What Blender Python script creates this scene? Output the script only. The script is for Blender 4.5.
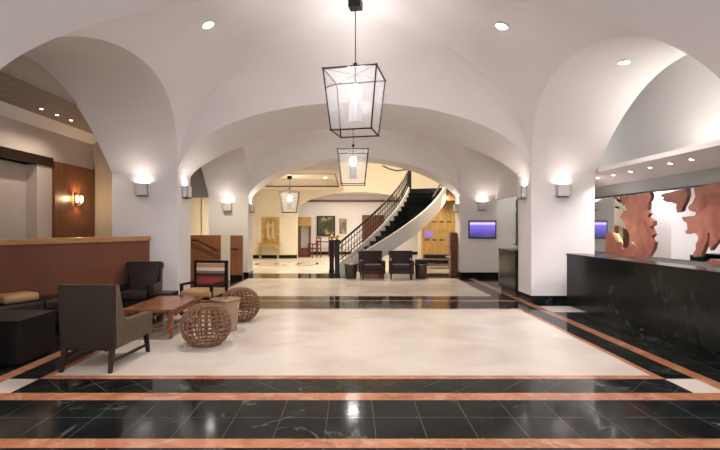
import bpy, bmesh, math, random
from mathutils import Vector, Matrix
random.seed(7)
PI = math.pi
S = bpy.context.scene
C = S.collection
for o in list(bpy.data.objects):
    bpy.data.objects.remove(o)

# ---------------------------------------------------------------- camera
cd = bpy.data.cameras.new('camera')
cam = bpy.data.objects.new('camera', cd)
C.objects.link(cam)
cd.lens = 24.0
cd.sensor_width = 36.0
cam.location = (0, 0, 1.5)
cam.rotation_euler = (PI / 2, 0, 0)
cd.shift_x = 8 / 720
cd.shift_y = 2 / 720
cd.clip_end = 200
S.camera = cam

# ---------------------------------------------------------------- world, exposure
w = bpy.data.worlds.new('world')
S.world = w
w.use_nodes = True
w.node_tree.nodes['Background'].inputs[0].default_value = (1.0, 0.95, 0.97, 1)
w.node_tree.nodes['Background'].inputs[1].default_value = 1.6
S.view_settings.view_transform = 'Standard'
S.view_settings.look = 'None'
S.view_settings.gamma = 1.0
S.view_settings.use_curve_mapping = False
S.view_settings.exposure = 1.15

K_LANTERN = 235
K_DOWN = 120
K_SCONCE = 0.7
K_HALL = 220
K_COVE = 11


def light(name, kind, loc, energy, color=(1, 0.945, 0.93), rot=(0, 0, 0), size=0.05, sy=None, spot=None, blend=0.6):
    d = bpy.data.lights.new(name, kind)
    d.energy = energy
    d.color = color
    if kind == 'AREA':
        d.size = size
        if sy:
            d.shape = 'RECTANGLE'
            d.size_y = sy
        else:
            d.shape = 'DISK'
    else:
        d.shadow_soft_size = size
    if kind == 'SPOT':
        d.spot_size = spot
        d.spot_blend = blend
    o = bpy.data.objects.new(name, d)
    o.location = loc
    o.rotation_euler = rot
    C.objects.link(o)
    return o


# ---------------------------------------------------------------- materials
def new_mat(name):
    m = bpy.data.materials.new(name)
    m.use_nodes = True
    nt = m.node_tree
    return m, nt, nt.nodes['Principled BSDF']


def coords(nt, kind='Object', scale=(1, 1, 1), rot=(0, 0, 0), loc=(0, 0, 0)):
    tc = nt.nodes.new('ShaderNodeTexCoord')
    mp = nt.nodes.new('ShaderNodeMapping')
    mp.inputs['Scale'].default_value = scale
    mp.inputs['Rotation'].default_value = rot
    mp.inputs['Location'].default_value = loc
    nt.links.new(tc.outputs[kind], mp.inputs[0])
    return mp.outputs[0]


def noise(nt, vec, scale, detail=4, dist=0.0):
    n = nt.nodes.new('ShaderNodeTexNoise')
    n.inputs['Scale'].default_value = scale
    n.inputs['Detail'].default_value = detail
    n.inputs['Distortion'].default_value = dist
    nt.links.new(vec, n.inputs['Vector'])
    return n.outputs['Fac']


def ramp(nt, fac, stops):
    r = nt.nodes.new('ShaderNodeValToRGB')
    e = r.color_ramp.elements
    while len(e) < len(stops):
        e.new(0.5)
    for i, (p, c) in enumerate(stops):
        e[i].position = p
        e[i].color = (*c, 1)
    nt.links.new(fac, r.inputs[0])
    return r.outputs[0]


def mix(nt, fac, a, b):
    m = nt.nodes.new('ShaderNodeMix')
    m.data_type = 'RGBA'
    for s, v in ((0, fac), (6, a), (7, b)):
        if hasattr(v, 'links'):
            nt.links.new(v, m.inputs[s])
        elif isinstance(v, (int, float)):
            m.inputs[s].default_value = v
        else:
            m.inputs[s].default_value = (*v, 1)
    return m.outputs[2]


def bump(nt, bs, h, strength=0.2, dist=0.01):
    b = nt.nodes.new('ShaderNodeBump')
    b.inputs['Strength'].default_value = strength
    b.inputs['Distance'].default_value = dist
    nt.links.new(h, b.inputs['Height'])
    nt.links.new(b.outputs[0], bs.inputs['Normal'])


def simple(name, col, rough=0.5, metal=0.0, var=0.12, scale=6.0, bmp=0.0, spec=0.5, stretch=(1, 1, 1)):
    m, nt, bs = new_mat(name)
    v = coords(nt, 'Object', stretch)
    n = noise(nt, v, scale)
    c = ramp(nt, n, [(0.3, tuple(x * (1 - var) for x in col)), (0.7, tuple(min(1, x * (1 + var)) for x in col))])
    nt.links.new(c, bs.inputs['Base Color'])
    bs.inputs['Roughness'].default_value = rough
    bs.inputs['Metallic'].default_value = metal
    bs.inputs['Specular IOR Level'].default_value = spec
    if bmp:
        bump(nt, bs, noise(nt, v, scale * 12), bmp, 0.004)
    return m


def emis(name, col, st):
    m, nt, bs = new_mat(name)
    bs.inputs['Base Color'].default_value = (*col, 1)
    bs.inputs['Emission Color'].default_value = (*col, 1)
    bs.inputs['Emission Strength'].default_value = st
    return m


def joints(nt, vec, size, offx, offy, width=0.004):
    """1 on tile joints, 0 elsewhere, in world metres"""
    sep = nt.nodes.new('ShaderNodeSeparateXYZ')
    nt.links.new(vec, sep.inputs[0])
    outs = []
    for ax, off, sz in (('X', offx, size[0]), ('Y', offy, size[1])):
        a = nt.nodes.new('ShaderNodeMath'); a.operation = 'ADD'; a.inputs[1].default_value = -off + 100 * sz
        nt.links.new(sep.outputs[ax], a.inputs[0])
        b = nt.nodes.new('ShaderNodeMath'); b.operation = 'PINGPONG'; b.inputs[1].default_value = sz / 2
        nt.links.new(a.outputs[0], b.inputs[0])
        c = nt.nodes.new('ShaderNodeMath'); c.operation = 'LESS_THAN'; c.inputs[1].default_value = width / 2
        nt.links.new(b.outputs[0], c.inputs[0])
        outs.append(c.outputs[0])
    mx = nt.nodes.new('ShaderNodeMath'); mx.operation = 'MAXIMUM'
    nt.links.new(outs[0], mx.inputs[0]); nt.links.new(outs[1], mx.inputs[1])
    return mx.outputs[0]


def veins(nt, vec, scale, lo=0.49, hi=0.51, dist=1.2):
    n = noise(nt, vec, scale, 5, dist)
    r = ramp(nt, n, [(lo - 0.012, (0, 0, 0)), ((lo + hi) / 2, (1, 1, 1)), (hi + 0.012, (0, 0, 0))])
    return r


def black_marble(name, tile=None, off=(0.17, 3.40), rot=0.0, joint=(0.12, 0.12, 0.105), rough=0.10, vein=0.10, spec=0.2):
    m, nt, bs = new_mat(name)
    v = coords(nt)
    base = ramp(nt, noise(nt, v, 2.2, 6, 0.5), [(0.35, (0.004, 0.006, 0.006)), (0.75, (0.013, 0.018, 0.017))])
    vn = veins(nt, v, 1.3)
    msk = ramp(nt, noise(nt, v, 2.7, 2), [(0.5, (0, 0, 0)), (0.68, (1, 1, 1))])
    f = nt.nodes.new('ShaderNodeMath'); f.operation = 'MULTIPLY'
    nt.links.new(vn, f.inputs[0]); nt.links.new(msk, f.inputs[1])
    col = mix(nt, f.outputs[0], base, (vein, vein * 1.05, vein))
    if tile:
        jv = coords(nt, 'Object', (1, 1, 1), (0, 0, rot))
        col = mix(nt, joints(nt, jv, tile, *off), col, joint)
    nt.links.new(col, bs.inputs['Base Color'])
    bs.inputs['Roughness'].default_value = rough
    bs.inputs['Specular IOR Level'].default_value = spec
    return m


def wood(name, a, b, rough=0.3, stretch=(1, 12, 12), scale=2.5, spec=0.5):
    m, nt, bs = new_mat(name)
    v = coords(nt, 'Object', stretch)
    c = ramp(nt, noise(nt, v, scale, 6, 0.6), [(0.3, a), (0.7, b)])
    nt.links.new(c, bs.inputs['Base Color'])
    bs.inputs['Roughness'].default_value = rough
    bs.inputs['Specular IOR Level'].default_value = spec
    return m


M = {}
M['plaster'] = simple('white_plaster', (0.80, 0.766, 0.757), 0.75, var=0.02, scale=1.2, bmp=0.05, spec=0.25)
M['plaster_warm'] = simple('cream_plaster', (0.80, 0.73, 0.60), 0.75, var=0.02, scale=1.2, spec=0.25)
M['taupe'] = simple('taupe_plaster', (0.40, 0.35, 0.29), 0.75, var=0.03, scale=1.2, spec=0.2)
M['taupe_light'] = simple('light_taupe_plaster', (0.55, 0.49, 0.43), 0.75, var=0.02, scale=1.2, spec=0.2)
M['orange_wood'] = wood('orange_brown_wood', (0.22, 0.085, 0.030), (0.34, 0.145, 0.055), 0.35, (10, 10, 0.8))
M['beige_wall'] = simple('beige_wall_covering', (0.55, 0.47, 0.40), 0.75, var=0.04, scale=2, spec=0.2)
M['grey_wall'] = simple('grey_wall_paint', (0.42, 0.42, 0.41), 0.6, var=0.02, scale=1.5)
M['green_wall'] = simple('pale_green_wall', (0.62, 0.66, 0.54), 0.6, var=0.03, scale=1.5)
M['dark_wood'] = wood('dark_wood', (0.012, 0.006, 0.004), (0.035, 0.014, 0.007), 0.35, (12, 12, 1), spec=0.2)
M['panel_wood'] = wood('panel_wood', (0.10, 0.034, 0.012), (0.19, 0.068, 0.025), 0.35, (10, 10, 0.8))
M['red_wood'] = wood('polished_red_wood', (0.16, 0.052, 0.016), (0.29, 0.105, 0.036), 0.22, (9, 1, 9))
M['cap_wood'] = wood('honey_wood', (0.36, 0.165, 0.060), (0.50, 0.26, 0.11), 0.3, (2, 2, 12))
M['gold_wood'] = wood('golden_wood', (0.42, 0.24, 0.07), (0.62, 0.40, 0.15), 0.3, (10, 10, 0.7))
M['mahogany'] = wood('mahogany', (0.10, 0.022, 0.010), (0.19, 0.05, 0.02), 0.3)
M['iron'] = simple('black_iron', (0.006, 0.0055, 0.0055), 0.4, 0.0, var=0.1, spec=0.25)
M['iron_brown'] = simple('bronze_iron', (0.035, 0.022, 0.016), 0.35, 0.5, var=0.1)
M['gold'] = simple('brass', (0.75, 0.50, 0.18), 0.28, 1.0, var=0.06)
M['gold_paint'] = simple('gilded_paint', (0.52, 0.36, 0.12), 0.42, 0.3, var=0.25, scale=9)
M['leather_brown'] = simple('dark_brown_leather', (0.020, 0.011, 0.009), 0.42, var=0.2, scale=5, bmp=0.15, spec=0.25)
M['leather_taupe'] = simple('taupe_leather', (0.105, 0.075, 0.048), 0.5, var=0.12, scale=5, bmp=0.1, spec=0.25)
M['leather_dark'] = simple('espresso_leather', (0.024, 0.016, 0.011), 0.5, var=0.12, scale=5, bmp=0.1, spec=0.25)
M['leather_black'] = simple('black_leather', (0.006, 0.005, 0.005), 0.45, var=0.2, scale=5, bmp=0.1, spec=0.25)
M['leather_plum'] = simple('plum_brown_leather', (0.036, 0.018, 0.017), 0.45, var=0.15, scale=6, bmp=0.1, spec=0.25)
M['tan_fabric'] = simple('tan_fabric', (0.42, 0.25, 0.12), 0.8, var=0.08, scale=9, bmp=0.2)
M['wicker'] = wood('wicker', (0.13, 0.055, 0.026), (0.26, 0.125, 0.062), 0.45, (6, 6, 6), 5)
M['drum_body'] = simple('sand_drum', (0.36, 0.25, 0.15), 0.45, var=0.12, scale=7)
M['drum_top'] = simple('bronze_top', (0.34, 0.20, 0.11), 0.25, 0.6, var=0.1)
M['drum_dark'] = simple('dark_drum', (0.050, 0.035, 0.028), 0.35, var=0.15)
M['sconce'] = simple('white_sconce_metal', (0.72, 0.70, 0.68), 0.5, var=0.02)
M['copper'] = None
M['screen_frame'] = simple('black_screen_frame', (0.010, 0.010, 0.012), 0.3, var=0.05)
M['bulb'] = emis('lamp_glow', (1.0, 0.95, 0.90), 9.0)
M['bulb_cool'] = emis('downlight_glow', (1.0, 0.98, 0.96), 12.0)
M['bulb_warm'] = emis('warm_lamp_glow', (1.0, 0.62, 0.28), 6.0)
M['shade_glow'] = emis('gold_lampshade', (0.95, 0.62, 0.20), 0.9)
M['leafs'] = simple('leaf_green', (0.07, 0.16, 0.04), 0.5, var=0.3)
M['petal'] = simple('orchid_petal', (0.75, 0.66, 0.40), 0.6, var=0.1)
M['white_paint'] = simple('white_lacquer', (0.78, 0.76, 0.73), 0.35, var=0.02)
M['phone_grey'] = simple('phone_plastic', (0.62, 0.60, 0.58), 0.35, var=0.04)
M['steel'] = simple('dull_steel', (0.20, 0.19, 0.18), 0.4, 0.5, var=0.1)
M['counter'] = black_marble('counter_marble', rough=0.18, vein=0.035, spec=0.15)
M['green_marble'] = black_marble('green_black_skirting', rough=0.12, vein=0.06)
M['floor_black'] = black_marble('floor_black_marble', (0.365, 0.38), (0.17, 3.40))
M['floor_black_diag'] = black_marble('floor_black_marble_diagonal', (0.2825, 0.2825), (0.12, 0.10), PI / 4)

m, nt, bs = new_mat('floor_beige_marble')
v = coords(nt)
c = ramp(nt, noise(nt, v, 1.1, 8, 0.7), [(0.3, (0.58, 0.495, 0.415)), (0.52, (0.67, 0.595, 0.515)), (0.75, (0.73, 0.665, 0.595))])
c2 = mix(nt, joints(nt, v, (0.61, 0.61), 0.0, 4.85, 0.004), c, (0.56, 0.47, 0.38))
c3 = mix(nt, 0.55, c, c2)
nt.links.new(c3, bs.inputs['Base Color'])
bs.inputs['Roughness'].default_value = 0.26
bs.inputs['Specular IOR Level'].default_value = 0.45
M['floor_beige'] = m

m, nt, bs = new_mat('floor_orange_marble')
v = coords(nt)
c = ramp(nt, noise(nt, v, 3.5, 8, 1.0), [(0.3, (0.35, 0.125, 0.058)), (0.55, (0.48, 0.205, 0.105)), (0.78, (0.60, 0.32, 0.19))])
vn = nt.nodes.new('ShaderNodeMath'); vn.operation = 'MULTIPLY'; vn.inputs[1].default_value = 0.4
nt.links.new(veins(nt, v, 2.0), vn.inputs[0])
c = mix(nt, vn.outputs[0], c, (0.62, 0.42, 0.30))
nt.links.new(c, bs.inputs['Base Color'])
bs.inputs['Roughness'].default_value = 0.13
M['floor_orange'] = m

m, nt, bs = new_mat('copper_sheet')
v = coords(nt)
c = ramp(nt, noise(nt, v, 3.0, 7, 0.8), [(0.3, (0.23, 0.075, 0.05)), (0.5, (0.34, 0.13, 0.09)), (0.75, (0.48, 0.21, 0.13))])
nt.links.new(c, bs.inputs['Base Color'])
bs.inputs['Roughness'].default_value = 0.4
bs.inputs['Metallic'].default_value = 0.35
M['copper'] = m

m, nt, bs = new_mat('mirror_glass')
bs.inputs['Base Color'].default_value = (0.86, 0.88, 0.90, 1)
bs.inputs['Metallic'].default_value = 1.0
bs.inputs['Roughness'].default_value = 0.02
M['mirror'] = m

# woven booth panel
m, nt, bs = new_mat('woven_booth_panel')
v = coords(nt, 'Object', (14, 14, 34))
ck = nt.nodes.new('ShaderNodeTexChecker'); ck.inputs['Scale'].default_value = 1.0
nt.links.new(v, ck.inputs[0])
v2 = coords(nt)
n = noise(nt, v2, 3.0, 5)
c = ramp(nt, n, [(0.3, (0.105, 0.031, 0.013)), (0.7, (0.165, 0.050, 0.021))])
c2 = mix(nt, ck.outputs['Fac'], c, (0.18, 0.059, 0.027))
nt.links.new(c2, bs.inputs['Base Color'])
bs.inputs['Roughness'].default_value = 0.55
bump(nt, bs, ck.outputs['Fac'], 0.4, 0.006)
M['woven'] = m

# aisle ceiling with slim grid
m, nt, bs = new_mat('aisle_ceiling_tiles')
v = coords(nt)
c = mix(nt, joints(nt, v, (0.3, 0.3), 0.0, 0.0, 0.02), (0.34, 0.29, 0.25), (0.24, 0.20, 0.17))
nt.links.new(c, bs.inputs['Base Color'])
bs.inputs['Roughness'].default_value = 0.7
M['aisle_ceiling'] = m

# clear lantern glass
m = bpy.data.materials.new('lantern_glass')
m.use_nodes = True
nt = m.node_tree
nt.nodes.clear()
out = nt.nodes.new('ShaderNodeOutputMaterial')
tr = nt.nodes.new('ShaderNodeBsdfTransparent'); tr.inputs[0].default_value = (0.97, 0.97, 0.98, 1)
gl = nt.nodes.new('ShaderNodeBsdfGlossy'); gl.inputs['Roughness'].default_value = 0.05
df = nt.nodes.new('ShaderNodeBsdfTranslucent'); df.inputs[0].default_value = (0.9, 0.9, 0.93, 1)
fr = nt.nodes.new('ShaderNodeFresnel'); fr.inputs[0].default_value = 1.35
m1 = nt.nodes.new('ShaderNodeMixShader'); m2 = nt.nodes.new('ShaderNodeMixShader')
m1.inputs[0].default_value = 0.10
nt.links.new(tr.outputs[0], m1.inputs[1]); nt.links.new(df.outputs[0], m1.inputs[2])
nt.links.new(fr.outputs[0], m2.inputs[0]); nt.links.new(m1.outputs[0], m2.inputs[1]); nt.links.new(gl.outputs[0], m2.inputs[2])
nt.links.new(m2.outputs[0], out.inputs[0])
M['glass'] = m

# frosted candle tubes in the lanterns
m, nt, bs = new_mat('frosted_tube')
bs.inputs['Base Color'].default_value = (0.34, 0.33, 0.35, 1)
bs.inputs['Emission Color'].default_value = (1, 0.95, 0.92, 1)
bs.inputs['Emission Strength'].default_value = 0.06
bs.inputs['Roughness'].default_value = 0.3
M['tube'] = m

# television picture: violet at the top, dark blue below
m, nt, bs = new_mat('tv_picture')
tc = nt.nodes.new('ShaderNodeTexCoord')
sp = nt.nodes.new('ShaderNodeSeparateXYZ')
nt.links.new(tc.outputs['Generated'], sp.inputs[0])
c = ramp(nt, sp.outputs['Z'], [(0.0, (0.02, 0.015, 0.10)), (0.35, (0.06, 0.045, 0.24)), (0.78, (0.14, 0.10, 0.48)), (0.86, (0.55, 0.45, 0.85)), (1.0, (0.10, 0.07, 0.35))])
nt.links.new(c, bs.inputs['Emission Color'])
bs.inputs['Emission Strength'].default_value = 0.9
bs.inputs['Base Color'].default_value = (0.01, 0.01, 0.02, 1)
bs.inputs['Roughness'].default_value = 0.15
M['tv'] = m

# striped seat back
m, nt, bs = new_mat('striped_fabric')
tc = nt.nodes.new('ShaderNodeTexCoord')
sp = nt.nodes.new('ShaderNodeSeparateXYZ')
nt.links.new(tc.outputs['Generated'], sp.inputs[0])
r = nt.nodes.new('ShaderNodeValToRGB')
r.color_ramp.interpolation = 'CONSTANT'
e = r.color_ramp.elements
st = [(0.0, (0.02, 0.015, 0.015)), (0.14, (0.30, 0.035, 0.03)), (0.36, (0.22, 0.03, 0.025)), (0.45, (0.025, 0.02, 0.02)), (0.58, (0.20, 0.12, 0.08)), (0.68, (0.62, 0.52, 0.42)), (0.82, (0.36, 0.22, 0.13))]
while len(e) < len(st):
    e.new(0.5)
for i, (p, cc) in enumerate(st):
    e[i].position = p; e[i].color = (*cc, 1)
nt.links.new(sp.outputs['Z'], r.inputs[0])
nt.links.new(r.outputs[0], bs.inputs['Base Color'])
bs.inputs['Roughness'].default_value = 0.85
M['stripes'] = m


def painting(name, a, b, c_, scale):
    m, nt, bs = new_mat(name)
    v = coords(nt, 'Generated', (1, 1, 1))
    n = noise(nt, v, scale, 5, 0.8)
    col = ramp(nt, n, [(0.35, a), (0.55, b), (0.72, c_)])
    nt.links.new(col, bs.inputs['Base Color'])
    bs.inputs['Roughness'].default_value = 0.5
    return m


M['art_green'] = painting('dark_green_canvas', (0.02, 0.03, 0.012), (0.09, 0.09, 0.03), (0.55, 0.42, 0.18), 3.0)
M['art_gold'] = painting('gold_canvas', (0.22, 0.13, 0.03), (0.42, 0.28, 0.08), (0.60, 0.50, 0.32), 4.0)
M['art_brown'] = painting('brown_canvas', (0.12, 0.08, 0.05), (0.3, 0.24, 0.16), (0.5, 0.42, 0.3), 3.0)

# ---------------------------------------------------------------- mesh helpers
class MB:
    def __init__(self):
        self.bm = bmesh.new()

    def box(self, x0, x1, y0, y1, z0, z1, bev=0.0, mat=None):
        b = bmesh.new()
        bmesh.ops.create_cube(b, size=1.0)
        bmesh.ops.scale(b, vec=(abs(x1 - x0), abs(y1 - y0), abs(z1 - z0)), verts=b.verts)
        bmesh.ops.translate(b, vec=((x0 + x1) / 2, (y0 + y1) / 2, (z0 + z1) / 2), verts=b.verts)
        if bev:
            bmesh.ops.bevel(b, geom=b.edges[:], offset=bev, segments=3 if bev > 0.015 else 2, affect='EDGES', profile=0.6)
        return self._add(b, mat)

    def _add(self, b, mat=None):
        if mat is not None:
            bmesh.ops.transform(b, matrix=mat, verts=b.verts)
        me = bpy.data.meshes.new('tmp')
        b.to_mesh(me); b.free()
        self.bm.from_mesh(me)
        bpy.data.meshes.remove(me)
        return self

    def lathe(self, prof, seg=32, center=(0, 0, 0), mat=None, cap=True):
        b = bmesh.new()
        rings = []
        for r_, z in prof:
            rings.append([b.verts.new((center[0] + r_ * math.cos(2 * PI * k / seg), center[1] + r_ * math.sin(2 * PI * k / seg), center[2] + z)) for k in range(seg)])
        for a, c in zip(rings, rings[1:]):
            for k in range(seg):
                b.faces.new((a[k], a[(k + 1) % seg], c[(k + 1) % seg], c[k]))
        if cap:
            b.faces.new(rings[0][::-1]); b.faces.new(rings[-1])
        return self._add(b, mat)

    def tube(self, pts, r=0.01, seg=8, mat=None):
        b = bmesh.new()
        pts = [Vector(p) for p in pts]
        rings = []
        for i, p in enumerate(pts):
            t = (pts[min(i + 1, len(pts) - 1)] - pts[max(i - 1, 0)]).normalized()
            u = t.cross(Vector((0, 0, 1)))
            if u.length < 1e-4:
                u = t.cross(Vector((1, 0, 0)))
            u.normalize()
            q = t.cross(u)
            rings.append([b.verts.new(p + u * r * math.cos(2 * PI * k / seg) + q * r * math.sin(2 * PI * k / seg)) for k in range(seg)])
        for a, c in zip(rings, rings[1:]):
            for k in range(seg):
                b.faces.new((a[k], a[(k + 1) % seg], c[(k + 1) % seg], c[k]))
        b.faces.new(rings[0][::-1]); b.faces.new(rings[-1])
        return self._add(b, mat)

    def bar(self, a, b_, wx, wy=None):
        """square bar from a to b_"""
        a = Vector(a); b_ = Vector(b_)
        d = b_ - a
        wy = wy or wx
        b = bmesh.new()
        bmesh.ops.create_cube(b, size=1.0)
        bmesh.ops.scale(b, vec=(wx, wy, d.length), verts=b.verts)
        q = Vector((0, 0, 1)).rotation_difference(d.normalized())
        return self._add(b, Matrix.Translation((a + b_) / 2) @ q.to_matrix().to_4x4())

    def taper(self, a, b_, wa, wb):
        """vertical leg from a (top) to b_ (bottom), square section"""
        b = bmesh.new()
        A = [b.verts.new((a[0] + s * wa / 2, a[1] + t * wa / 2, a[2])) for s, t in ((-1, -1), (1, -1), (1, 1), (-1, 1))]
        B = [b.verts.new((b_[0] + s * wb / 2, b_[1] + t * wb / 2, b_[2])) for s, t in ((-1, -1), (1, -1), (1, 1), (-1, 1))]
        for k in range(4):
            b.faces.new((A[k], B[k], B[(k + 1) % 4], A[(k + 1) % 4]))
        b.faces.new(A); b.faces.new(B[::-1])
        return self._add(b)

    def prism(self, poly, axis, lo, hi, bev=0.0, mat=None):
        """polygon of (a, b) extruded along axis: x -> (a,b)=(y,z); y -> (x,z); z -> (x,y)"""
        def P(p, t):
            return {'x': (t, p[0], p[1]), 'y': (p[0], t, p[1]), 'z': (p[0], p[1], t)}[axis]
        b = bmesh.new()
        A = [b.verts.new(P(p, lo)) for p in poly]
        B = [b.verts.new(P(p, hi)) for p in poly]
        n = len(poly)
        for k in range(n):
            b.faces.new((A[k], A[(k + 1) % n], B[(k + 1) % n], B[k]))
        b.faces.new(A[::-1]); b.faces.new(B)
        bmesh.ops.recalc_face_normals(b, faces=b.faces[:])
        if bev:
            bmesh.ops.bevel(b, geom=b.edges[:], offset=bev, segments=3, affect='EDGES', profile=0.6)
        return self._add(b, mat)

    def grid(self, rows):
        b = bmesh.new()
        V = [[b.verts.new(p) for p in r] for r in rows]
        for r0, r1 in zip(V, V[1:]):
            for k in range(len(r0) - 1):
                try:
                    b.faces.new((r0[k], r0[k + 1], r1[k + 1], r1[k]))
                except ValueError:
                    pass
        return self._add(b)

    def faces(self, verts, faces):
        b = bmesh.new()
        V = [b.verts.new(p) for p in verts]
        for f in faces:
            b.faces.new([V[i] for i in f])
        return self._add(b)

    def build(self, name, mat, parent=None, smooth=False, fix=True):
        if fix:
            bmesh.ops.remove_doubles(self.bm, verts=self.bm.verts, dist=1e-5)
            bmesh.ops.recalc_face_normals(self.bm, faces=self.bm.faces[:])
        me = bpy.data.meshes.new(name)
        self.bm.to_mesh(me); self.bm.free()
        me.materials.append(mat)
        if smooth:
            me.polygons.foreach_set('use_smooth', [True] * len(me.polygons))
            if smooth == 'auto':
                try:
                    me.set_sharp_from_angle(angle=math.radians(40))
                except Exception:
                    pass
        o = bpy.data.objects.new(name, me)
        C.objects.link(o)
        if parent is not None:
            o.parent = parent
        return o


def tag(o, label, cat, group=None):
    o['label'] = label
    o['category'] = cat
    if group:
        o['group'] = group
    return o


def thing(name, label, cat, loc=(0, 0, 0), rz=0.0, group=None):
    o = bpy.data.objects.new(name, None)
    o.empty_display_size = 0.1
    C.objects.link(o)
    o.location = loc
    o.rotation_euler = (0, 0, rz)
    return tag(o, label, cat, group)


def struct(o):
    o['kind'] = 'structure'
    return o


def kids(o):
    return [c for c in bpy.data.objects if c.parent == o]


def dup(root, loc, rz=0.0, label=None, scale=None):
    def cp(o, par):
        n = o.copy()
        C.objects.link(n)
        if par is not None:
            n.parent = par
        for c in kids(o):
            cp(c, n)
        return n
    r_ = cp(root, None)
    r_.location = loc
    r_.rotation_euler = (0, 0, rz)
    if scale:
        r_.scale = scale
    if label:
        r_['label'] = label
    return r_


# ================================================================ SETTING
# ---- floor: one polished marble floor with inlaid bands
xb = [-7.2, -3.54, -3.39, -3.09, -3.02, 3.02, 3.09, 3.39, 3.54, 4.72, 7.2]
yb = [-2.0, 3.24, 3.26, 3.40, 4.16, 4.34, 4.74, 4.85, 8.45, 8.75, 8.85, 9.1, 9.70, 9.82, 10.35, 10.45, 14.0, 15.5, 27.0]
SLOT = ['floor_beige', 'floor_black', 'floor_orange', 'floor_black_diag']


def cell(x, y):
    ax = abs(x)
    if x > 4.72 and 4.4 < y < 14.0: return 0  # unseen floor behind the counter, made beige to bounce spotlight up to the soffit
    if y < 3.24: return 1
    if y < 3.26: return 1
    if y < 3.40: return 2
    if y < 4.16: return 1
    if y < 4.34: return 2
    if y < 4.74:
        return 3 if ax < 3.09 else (0 if ax < 3.39 else (2 if ax < 3.54 else 1))
    if 3.39 < ax < 3.54: return 2 if y < 14.0 else (1 if y < 15.5 else 0)
    if y < 8.85:
        if ax < 3.02: return 2 if (y < 4.85 or y > 8.75) else 0
        if ax < 3.09: return 2
        if ax < 3.39: return 1
        return 0 if y > 8.45 and x > 0 else 1
    if y < 9.70: return 1 if (ax < 3.39 or y > 9.1 or x < 0) else 0
    if y < 9.82: return 2
    if y < 10.35: return 1
    if y < 10.45: return 2 if ax < 3.02 else 1
    if y < 14.0: return 0 if ax < 3.02 else (2 if ax < 3.09 else 1)
    if y < 15.5: return 1
    return 0


bm = bmesh.new()
vv = {}
for i, x in enumerate(xb):
    for j, y in enumerate(yb):
        vv[i, j] = bm.verts.new((x, y, 0))
for i in range(len(xb) - 1):
    for j in range(len(yb) - 1):
        f = bm.faces.new((vv[i, j], vv[i + 1, j], vv[i + 1, j + 1], vv[i, j + 1]))
        f.material_index = cell((xb[i] + xb[i + 1]) / 2, (yb[j] + yb[j + 1]) / 2)
me = bpy.data.meshes.new('floor')
bm.to_mesh(me); bm.free()
for s in SLOT:
    me.materials.append(M[s])
floor = bpy.data.objects.new('floor', me)
C.objects.link(floor)
struct(floor)

# floor medallion in the far lobby
mb = MB()
for (r0, r1) in ((1.18, 1.30), (0.95, 0.98), (0.42, 0.48)):
    rows = [[(-2.65 + r_ * math.cos(2 * PI * k / 64), 19.6 + r_ * math.sin(2 * PI * k / 64), 0.002) for k in range(65)] for r_ in (r0, r1)]
    mb.grid(rows)
for k in range(8):
    a = 2 * PI * k / 8
    p = lambda r_, t: (-2.65 + r_ * math.cos(t), 19.6 + r_ * math.sin(t), 0.002)
    mb.faces([p(0.48, a - 0.25), p(0.95, a), p(0.48, a + 0.25)], [(0, 1, 2)])
struct(mb.build('trim_1', M['floor_black']))

# ---- piers
ZS = 2.55
P1 = dict(L=(-4.75, -3.45), R=(3.55, 4.80), y=(9.5, 10.25), z=ZS)
P2 = dict(L=(-4.30, -3.12), R=(3.25, 4.38), y=(14.4, 15.1), z=2.42)
P0 = dict(L=(-4.75, -3.50), R=(3.55, 4.80), y=(3.70, 4.45), z=ZS)
PB = dict(L=(-4.75, -3.50), R=(3.55, 4.80), y=(-1.9, -1.2), z=ZS)
nw = 0
for P in (PB, P0, P1, P2):
    for s in 'LR':
        x0, x1 = P[s]
        y0, y1 = P['y']
        struct(MB().box(x0, x1, y0, y1, 0, P['z']).build('wall_pier', M['plaster']))
        struct(MB().box(x0 - 0.012, x1 + 0.012, y0 - 0.012, y1 + 0.012, 0, 0.14, 0.004).build('baseboard_pier', M['green_marble']))

# ---- vault
N = 48


def edge(A, B, zA, zB, rise, lean, inw, n=N, pw=1.0):
    A = Vector(A); B = Vector(B)
    mid = (A + B) / 2
    h = (B - A) / 2
    out = []
    for i in range(n + 1):
        t = PI * i / n
        s = math.sin(t)
        q = mid - h * math.cos(t)
        z = (zA + zB) / 2 - (zB - zA) / 2 * math.cos(t) + rise * max(s, 0.0) ** pw
        out.append((q.x + inw[0] * lean * s * s, q.y + inw[1] * lean * s * s, z))
    return out


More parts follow.
